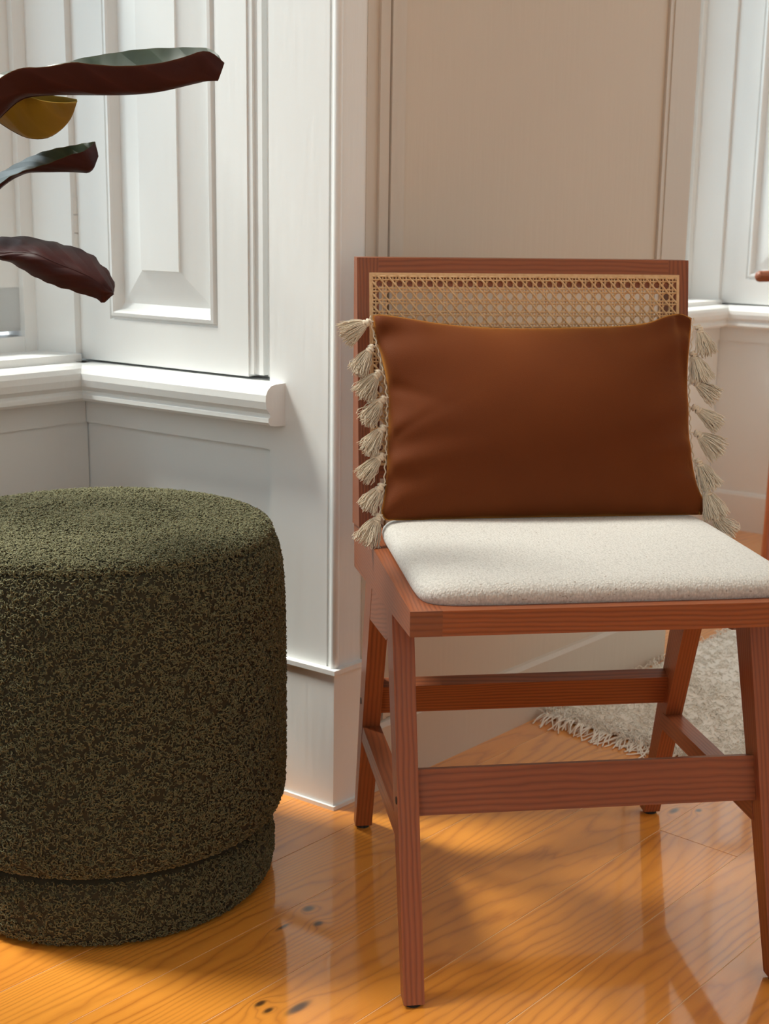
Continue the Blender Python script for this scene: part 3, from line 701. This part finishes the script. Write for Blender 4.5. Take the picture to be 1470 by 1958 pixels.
def curls(o, prof, dens, seed):
    """short looped yarn over a surface of revolution"""
    rg = np.random.default_rng(seed); seg = np.diff(prof, axis=0); L = np.linalg.norm(seg, axis=1); mr_ = (prof[:-1, 0] + prof[1:, 0]) / 2
    A = 2 * np.pi * mr_ * L; N = int(A.sum() * dens); i = rg.choice(len(A), N, p=A / A.sum()); t = rg.uniform(0, 1, N)
    r = prof[i, 0] + seg[i, 0] * t; z = prof[i, 1] + seg[i, 1] * t; a = rg.uniform(0, 2 * np.pi, N)
    # fix radial bias on discs
    c, s = np.cos(a), np.sin(a)
    tn = seg[i] / L[i][:, None]; nr, nz = tn[:, 1], -tn[:, 0]
    out = np.stack([nr * c, nr * s, nz], 1); cen = np.stack([PX + r * c, PY + r * s, z], 1)
    sgn = 1.0
    tan1 = np.stack([-s, c, 0 * s], 1); tan2 = np.cross(out, tan1)
    ph = rg.uniform(0, 2 * np.pi, N); e1 = np.cos(ph)[:, None] * tan1 + np.sin(ph)[:, None] * tan2; e2 = np.cross(out, e1)
    R0 = rg.uniform(.0011, .0022, N)[:, None, None]; K = 5; th = np.linspace(-.9, 3.9, K)[None] + rg.uniform(-.4, .4, (N, K)) * .5
    lift = rg.uniform(.0002, .0022, N)[:, None, None]; til = rg.uniform(.1, 1.0, N)[:, None, None]
    P = cen[:, None] + e1[:, None] * R0 * np.cos(th)[..., None] * 1.25 + e2[:, None] * R0 * np.sin(th)[..., None] * (1 - til * .6) + out[:, None] * (lift + R0 * til * np.sin(th)[..., None])
    V, Q = tubes(P, rg.uniform(.00045, .00085, N), 3)
    q = qmesh('boucle_loops', V, Q, m_boucle, o); q['kind'] = 'stuff'
curls(profs[0][0], profs[0][1][:-2], 112000, 1); curls(profs[1][0], profs[1][1][1:-2], 112000, 2); curls(profs[2][0], profs[2][1][2:], 270000, 3)

# ------------------------------------------------------------------ potted plant (stands left of the frame, its leaves reach in)
LD = {'l1far': [(-0.6565, 0.2707, 0.943), (-0.6229, 0.27, 0.961), (-0.5897, 0.2661, 0.9653), (-0.5559, 0.2573, 0.9707), (-0.5306, 0.25, 0.9771), (-0.5113, 0.2479, 0.9801), (-0.4724, 0.2332, 0.9855), (-0.4341, 0.2174, 0.986), (-0.4044, 0.2028, 0.9858), (-0.3935, 0.1902, 0.9790), (-0.3890, 0.177, 0.9690)],
'l1bot': [(-0.6512, 0.2135, 0.8761), (-0.6184, 0.2163, 0.9095), (-0.6019, 0.2176, 0.9257), (-0.5911, 0.2175, 0.9322), (-0.5587, 0.2133, 0.9343), (-0.5264, 0.2086, 0.9342), (-0.4914, 0.2036, 0.9342), (-0.4562, 0.1887, 0.9366), (-0.4293, 0.1758, 0.9424), (-0.4069, 0.174, 0.9485), (-0.3943, 0.1671, 0.9488)],
'l1near': [(-0.6441, 0.1812, 0.9212), (-0.6129, 0.1883, 0.9494), (-0.5928, 0.1877, 0.9595), (-0.5655, 0.1837, 0.9594), (-0.5407, 0.1816, 0.966), (-0.5208, 0.1781, 0.9632), (-0.4893, 0.1732, 0.9615), (-0.455, 0.1637, 0.9641), (-0.4288, 0.1614, 0.9707), (-0.404, 0.1601, 0.9803), (-0.3874, 0.1597, 0.9666)],
'l2bot': [(-0.6574, 0.3092, 0.9295), (-0.6293, 0.3006, 0.9092), (-0.6124, 0.2957, 0.8982), (-0.5983, 0.2922, 0.8917), (-0.5852, 0.2902, 0.8913), (-0.5727, 0.2889, 0.8937), (-0.5524, 0.29, 0.9114), (-0.5452, 0.2943, 0.935)],
'l2near': [(-0.6564, 0.2719, 0.9485), (-0.6236, 0.2618, 0.9390), (-0.6069, 0.2601, 0.9400), (-0.5903, 0.2571, 0.9349), (-0.5765, 0.2648, 0.9320), (-0.5664, 0.2743, 0.9319), (-0.5532, 0.2836, 0.9326), (-0.545, 0.2939, 0.9349)],
'l2far': [(-0.6626, 0.3163, 0.9574), (-0.6288, 0.3071, 0.9413), (-0.6117, 0.3053, 0.9414), (-0.5946, 0.3029, 0.9416), (-0.5804, 0.3008, 0.9412), (-0.569, 0.2989, 0.9403), (-0.5577, 0.2971, 0.9393), (-0.5452, 0.2947, 0.9367)],
'l3far': [(-0.6646, 0.2893, 0.8369), (-0.6301, 0.2889, 0.857), (-0.6072, 0.2885, 0.8697), (-0.5866, 0.2824, 0.8788), (-0.5662, 0.2754, 0.8839), (-0.5484, 0.2631, 0.8865), (-0.5336, 0.2512, 0.8891), (-0.5234, 0.2396, 0.8899)],
'l3near': [(-0.6572, 0.2297, 0.8067), (-0.6208, 0.2127, 0.8465), (-0.5977, 0.2014, 0.8568), (-0.5788, 0.1999, 0.8623), (-0.5652, 0.199, 0.8668), (-0.5463, 0.1981, 0.875), (-0.5317, 0.1967, 0.8779), (-0.5226, 0.2185, 0.8884)],
'l3bot': [(-0.6588, 0.2396, 0.8039), (-0.6236, 0.2327, 0.8414), (-0.5958, 0.2325, 0.858), (-0.5793, 0.23, 0.8577), (-0.5574, 0.2268, 0.8575), (-0.5409, 0.2243, 0.8567), (-0.5259, 0.2114, 0.855), (-0.5191, 0.2146, 0.8734)],
'l4top': [(-0.656, 0.2141, 0.7843), (-0.6231, 0.2106, 0.7896), (-0.604, 0.2079, 0.7899), (-0.5914, 0.2064, 0.7911), (-0.5849, 0.2046, 0.7875), (-0.5654, 0.1962, 0.7857), (-0.5541, 0.1885, 0.7818), (-0.5398, 0.1759, 0.7807), (-0.5325, 0.1685, 0.7756), (-0.5231, 0.1616, 0.7738), (-0.5176, 0.1535, 0.7647), (-0.5083, 0.1458, 0.7593), (-0.5052, 0.1437, 0.752), (-0.5014, 0.1365, 0.7455), (-0.5034, 0.1295, 0.7359)],
'l4bot': [(-0.6529, 0.1909, 0.7753), (-0.618, 0.1636, 0.7681), (-0.6075, 0.1615, 0.7657), (-0.5969, 0.1586, 0.7595), (-0.5864, 0.1556, 0.7529), (-0.5727, 0.1472, 0.7471), (-0.5565, 0.1384, 0.7414), (-0.546, 0.1364, 0.7394), (-0.5355, 0.134, 0.7354), (-0.5277, 0.1324, 0.7335), (-0.5213, 0.1313, 0.7325), (-0.5182, 0.1302, 0.7295), (-0.5143, 0.1237, 0.7262), (-0.509, 0.1239, 0.7305), (-0.5034, 0.1293, 0.7349)],
'l4mid': [(-0.6481, 0.1604, 0.7806), (-0.6159, 0.1491, 0.7739), (-0.6021, 0.1425, 0.7764), (-0.5884, 0.1354, 0.7767), (-0.5775, 0.1284, 0.7755), (-0.5646, 0.1251, 0.7691), (-0.5517, 0.1221, 0.7641), (-0.5413, 0.1198, 0.7607), (-0.531, 0.1173, 0.7562), (-0.5233, 0.1156, 0.7533), (-0.5171, 0.1135, 0.7483), (-0.5115, 0.1121, 0.7453), (-0.5082, 0.1159, 0.7414), (-0.5043, 0.1201, 0.7396), (-0.5028, 0.1294, 0.7359)]}
pt = thing('potted_plant', 'leafy plant with dark green leaves, purple underneath, reaching in from the left', 'plant', (-.90, -.02, 0))
STEM = np.array([(-.90, -.02, .16), (-.885, .0, .40), (-.86, .04, .62), (-.84, .07, .80), (-.82, .10, .97), (-.81, .12, 1.15)])
def smooth_path(P, n): return resample(P, n)
def lin_rs(P, n):
    P = np.array(P, float); d = np.r_[0, np.cumsum(np.linalg.norm(np.diff(P, axis=0), axis=1))]; t = np.linspace(0, d[-1], n)
    return np.stack([np.interp(t, d, P[:, i]) for i in range(3)], 1)
def leaf(rails, fy, mats, under_first=True, root_z=.9, ext=None):
    """rails: near margin, fold, far margin. Two skins .5 mm apart: one is the leaf face, the other its underside."""
    n = 64; m = 25
    root = np.array(ext)
    Rs = []
    for P in rails:
        P = [tuple(np.array(P[0]) * .45 + root * .55)] + list(P)
        Rs.append(resample([tuple(root)] + P, n))
    A, B, C = Rs
    v = np.linspace(-1, 1, m)[None, :, None]
    A, B, C = A[:, None], B[:, None], C[:, None]
    t = (v + 1) / 2
    # quadratic through near margin, fold and far margin, with the fold tight
    ctrl = 2 * B - (A + C) / 2
    ctrl = ctrl * .9 + B * .1
    G = (1 - t) ** 2 * A + 2 * t * (1 - t) * ctrl + t ** 2 * C
    uu = np.linspace(0, 1, n)[:, None]; vv = v[..., 0] + 0 * uu
    Tn = np.gradient(G, axis=0); Sn = np.gradient(G, axis=1); N_ = np.cross(Tn, Sn); N_ /= np.linalg.norm(N_, axis=2, keepdims=True) + 1e-9
    rip = .00045 * np.sin(uu * 95 + np.abs(vv) * 8) * np.abs(vv) ** 1.5
    G = G + N_ * rip[..., None]
    idx = np.arange(n * m).reshape(n, m); q = np.stack([idx[:-1, :-1], idx[1:, :-1], idx[1:, 1:], idx[:-1, 1:]], -1).reshape(-1, 4)
    V = np.concatenate([(G + N_ * .0003).reshape(-1, 3), (G - N_ * .0003).reshape(-1, 3)])
    Q = np.concatenate([q, q[:, ::-1] + n * m]); o = qmesh('leaf', V, Q, list(mats), pt)
    mi = np.zeros(len(Q), np.int32); mi[len(q):] = 1; o.data.polygons.foreach_set('material_index', mi)
    at = o.data.attributes.new('leafuv', 'FLOAT_VECTOR', 'POINT'); uvw = np.stack([uu + 0 * vv, vv, 0 * vv], -1).reshape(-1, 3); at.data.foreach_set('vector', np.concatenate([uvw, uvw]).astype(np.float32).ravel())
    V, Q = tubes([lin_rs([tuple(G[j, m // 2]) for j in range(0, n - 2, 2)], 40)], .0016, 6, .35); mr2 = qmesh('midrib', V, Q, m_leaf_under, o)
    at = mr2.data.attributes.new('leafuv', 'FLOAT_VECTOR', 'POINT')
    return root
def petiole(root, sz):
    s = np.array([np.interp(sz, STEM[:, 2], STEM[:, 0]), np.interp(sz, STEM[:, 2], STEM[:, 1]), sz])
    mid = (s + root) / 2 + np.array((0, 0, .03)); V, Q = tubes([resample([s, mid, root], 16)], .0032, 8); qmesh('petiole', V, Q, m_stem, pt)
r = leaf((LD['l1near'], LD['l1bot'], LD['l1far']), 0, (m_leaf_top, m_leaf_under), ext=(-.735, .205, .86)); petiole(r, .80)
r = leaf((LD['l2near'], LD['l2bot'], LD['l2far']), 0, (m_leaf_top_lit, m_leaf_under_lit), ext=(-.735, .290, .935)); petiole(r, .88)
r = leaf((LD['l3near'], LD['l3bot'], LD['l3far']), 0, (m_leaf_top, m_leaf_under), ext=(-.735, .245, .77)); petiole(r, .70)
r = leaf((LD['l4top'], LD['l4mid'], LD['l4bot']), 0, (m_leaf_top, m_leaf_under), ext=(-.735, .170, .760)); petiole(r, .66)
V, Q = tubes([resample(STEM, 30)], .008, 10, .6); qmesh('stem', V, Q, m_stem, pt)
bm = bmesh.new(); bmesh.ops.create_cone(bm, cap_ends=True, segments=48, radius1=.070, radius2=.095, depth=.16, matrix=Matrix.Translation((-.90, -.02, .080))); bmo('pot', bm, m_pot, pt, bevel=.004, seg=2)
bm = bmesh.new(); bmesh.ops.create_cone(bm, cap_ends=True, segments=48, radius1=.084, radius2=.084, depth=.006, matrix=Matrix.Translation((-.90, -.02, .1615))); bmo('soil', bm, m_soil, pt)

# ------------------------------------------------------------------ shag rug
rg_ = thing('shag_rug', 'cream wool shag rug with a fringed edge, on the floor behind the chair', 'rug', W(1.3, .5, 0))
def rug():
    n, m = 150, 110
    d = np.linspace(.492, 2.35, n)[:, None]; q = np.linspace(.020, .98, m)[None]
    dd = d + 0 * q + .010 * np.sin(q * 9) * (d < .6); nn = q + 0 * d + .006 * np.sin(d * 11)
    edge = np.minimum.reduce([(d - .492) + 0 * q, (q - .02) + 0 * d, (.98 - q) + 0 * d]).clip(0)
    z = .003 + .010 * np.minimum(1, edge / .02) + 0.0006 * np.sin(dd * 120 + 3 * np.sin(nn * 60)) * np.sin(nn * 105) + .001 * np.sin(dd * 35) * np.sin(nn * 31)
    z = np.maximum(z, .002)
    V = P0 + dC * dd[..., None] + nC * nn[..., None] + Z_ * z[..., None]
    idx = np.arange(n * m).reshape(n, m); Q = np.stack([idx[:-1, :-1], idx[:-1, 1:], idx[1:, 1:], idx[1:, :-1]], -1).reshape(-1, 4)
    qmesh('rug_backing', V.reshape(-1, 3), Q[:, ::-1], m_wool, rg_)
    N = 24000; a = .485 + 1.5 * RNG.uniform(0, 1, N) ** 1.3; b = RNG.uniform(.018, .96, N); K = 4; t = np.linspace(0, 1, K)
    c0 = P0 + dC * a[:, None] + nC * b[:, None] + Z_ * .008; th = RNG.uniform(0, 2 * np.pi, N); dirv = np.stack([np.cos(th), np.sin(th), 0 * th], 1)
    ln = RNG.uniform(.008, .018, N)[:, None, None]
    P = c0[:, None] + dirv[:, None] * ln * t[None, :, None] + Z_ * (.008 * np.sin(t * 2.4))[None, :, None] + RNG.normal(0, .001, (N, K, 3))
    P[..., 2] = np.maximum(P[..., 2], .0015)
    V, Q = tubes(P, .0011, 3, .6); o = qmesh('rug_pile', V, Q, m_wool, rg_); o['kind'] = 'stuff'
    # fringe along the edge nearest the chair
    N = 420; b = RNG.uniform(.022, .965, N); K = 9; t = np.linspace(0, 1, K); ln = RNG.uniform(.020, .050, N)
    c0 = P0 + dC * .494 + nC * b[:, None] + Z_ * .006
    slant = RNG.normal(0, .30, N); curl = RNG.normal(0, .5, N)
    off = -dC[None, None] * (ln[:, None] * t[None])[..., None] + nC[None, None] * (ln[:, None] * (slant[:, None] * t[None] + curl[:, None] * t[None] ** 2 * .6))[..., None]
    hump = (.010 * np.exp(-((b - .07) / .06) ** 2))[:, None] * np.sin(t * 3.1)[None]
    P = c0[:, None] + off; P[..., 2] = np.maximum(.0017, .008 * (1 - t[None]) + hump + RNG.normal(0, .0006, (N, K)))
    V, Q = tubes(P, .0015, 5, .7); o = qmesh('rug_fringe', V, Q, m_wool, rg_); o['kind'] = 'stuff'
rug()

# ------------------------------------------------------------------ wooden armchair, mostly right of the frame
ac = thing('wooden_armchair', 'brown wooden armchair with a rounded arm end, cut off by the right edge', 'armchair', (1.05, 1.40, .004))
def rod(name, P, r, taper=1, parent=ac, sides=14):
    P = resample(P, 24); V, Q = tubes(P[None], r, sides, taper); o = qmesh(name, V, Q, m_chair, parent); grain(o, P[-1] - P[0]); return o
for y in (1.62, 1.16):
    P = np.array([(.8262, y, .6880), (.90, y, .6905), (1.08, y, .684), (1.24, y, .672)])
    bm = bmesh.new(); bmesh.ops.create_uvsphere(bm, u_segments=20, v_segments=12, radius=.0125, matrix=Matrix.Translation(tuple(P[0])))
    o = rod('arm', P, .0125); e = bmo('arm_tip', bm, m_chair, o, smooth=True); grain(e, (1, 0, 0))
    rod('leg', [(.8955, y, .68), (.8925, y, .35), (.8880, y, .0135)], .0125, .8)
    rod('leg', [(1.20, y, .67), (1.22, y, .35), (1.24, y, .0135)], .0125, .8)
    rod('back_post', [(1.20, y, .40), (1.23, y, .60), (1.28, y, .86)], .0125, .8)
grain(bmo('seat', prism([(.900, 1.16, .36), (1.22, 1.16, .35), (1.22, 1.62, .35), (.900, 1.62, .36)], (0, 0, .03)), m_chair, ac, bevel=.006, seg=2), (0, 1, 0))
rod('back_rail', [(1.27, 1.16, .82), (1.285, 1.39, .83), (1.27, 1.62, .82)], .014)
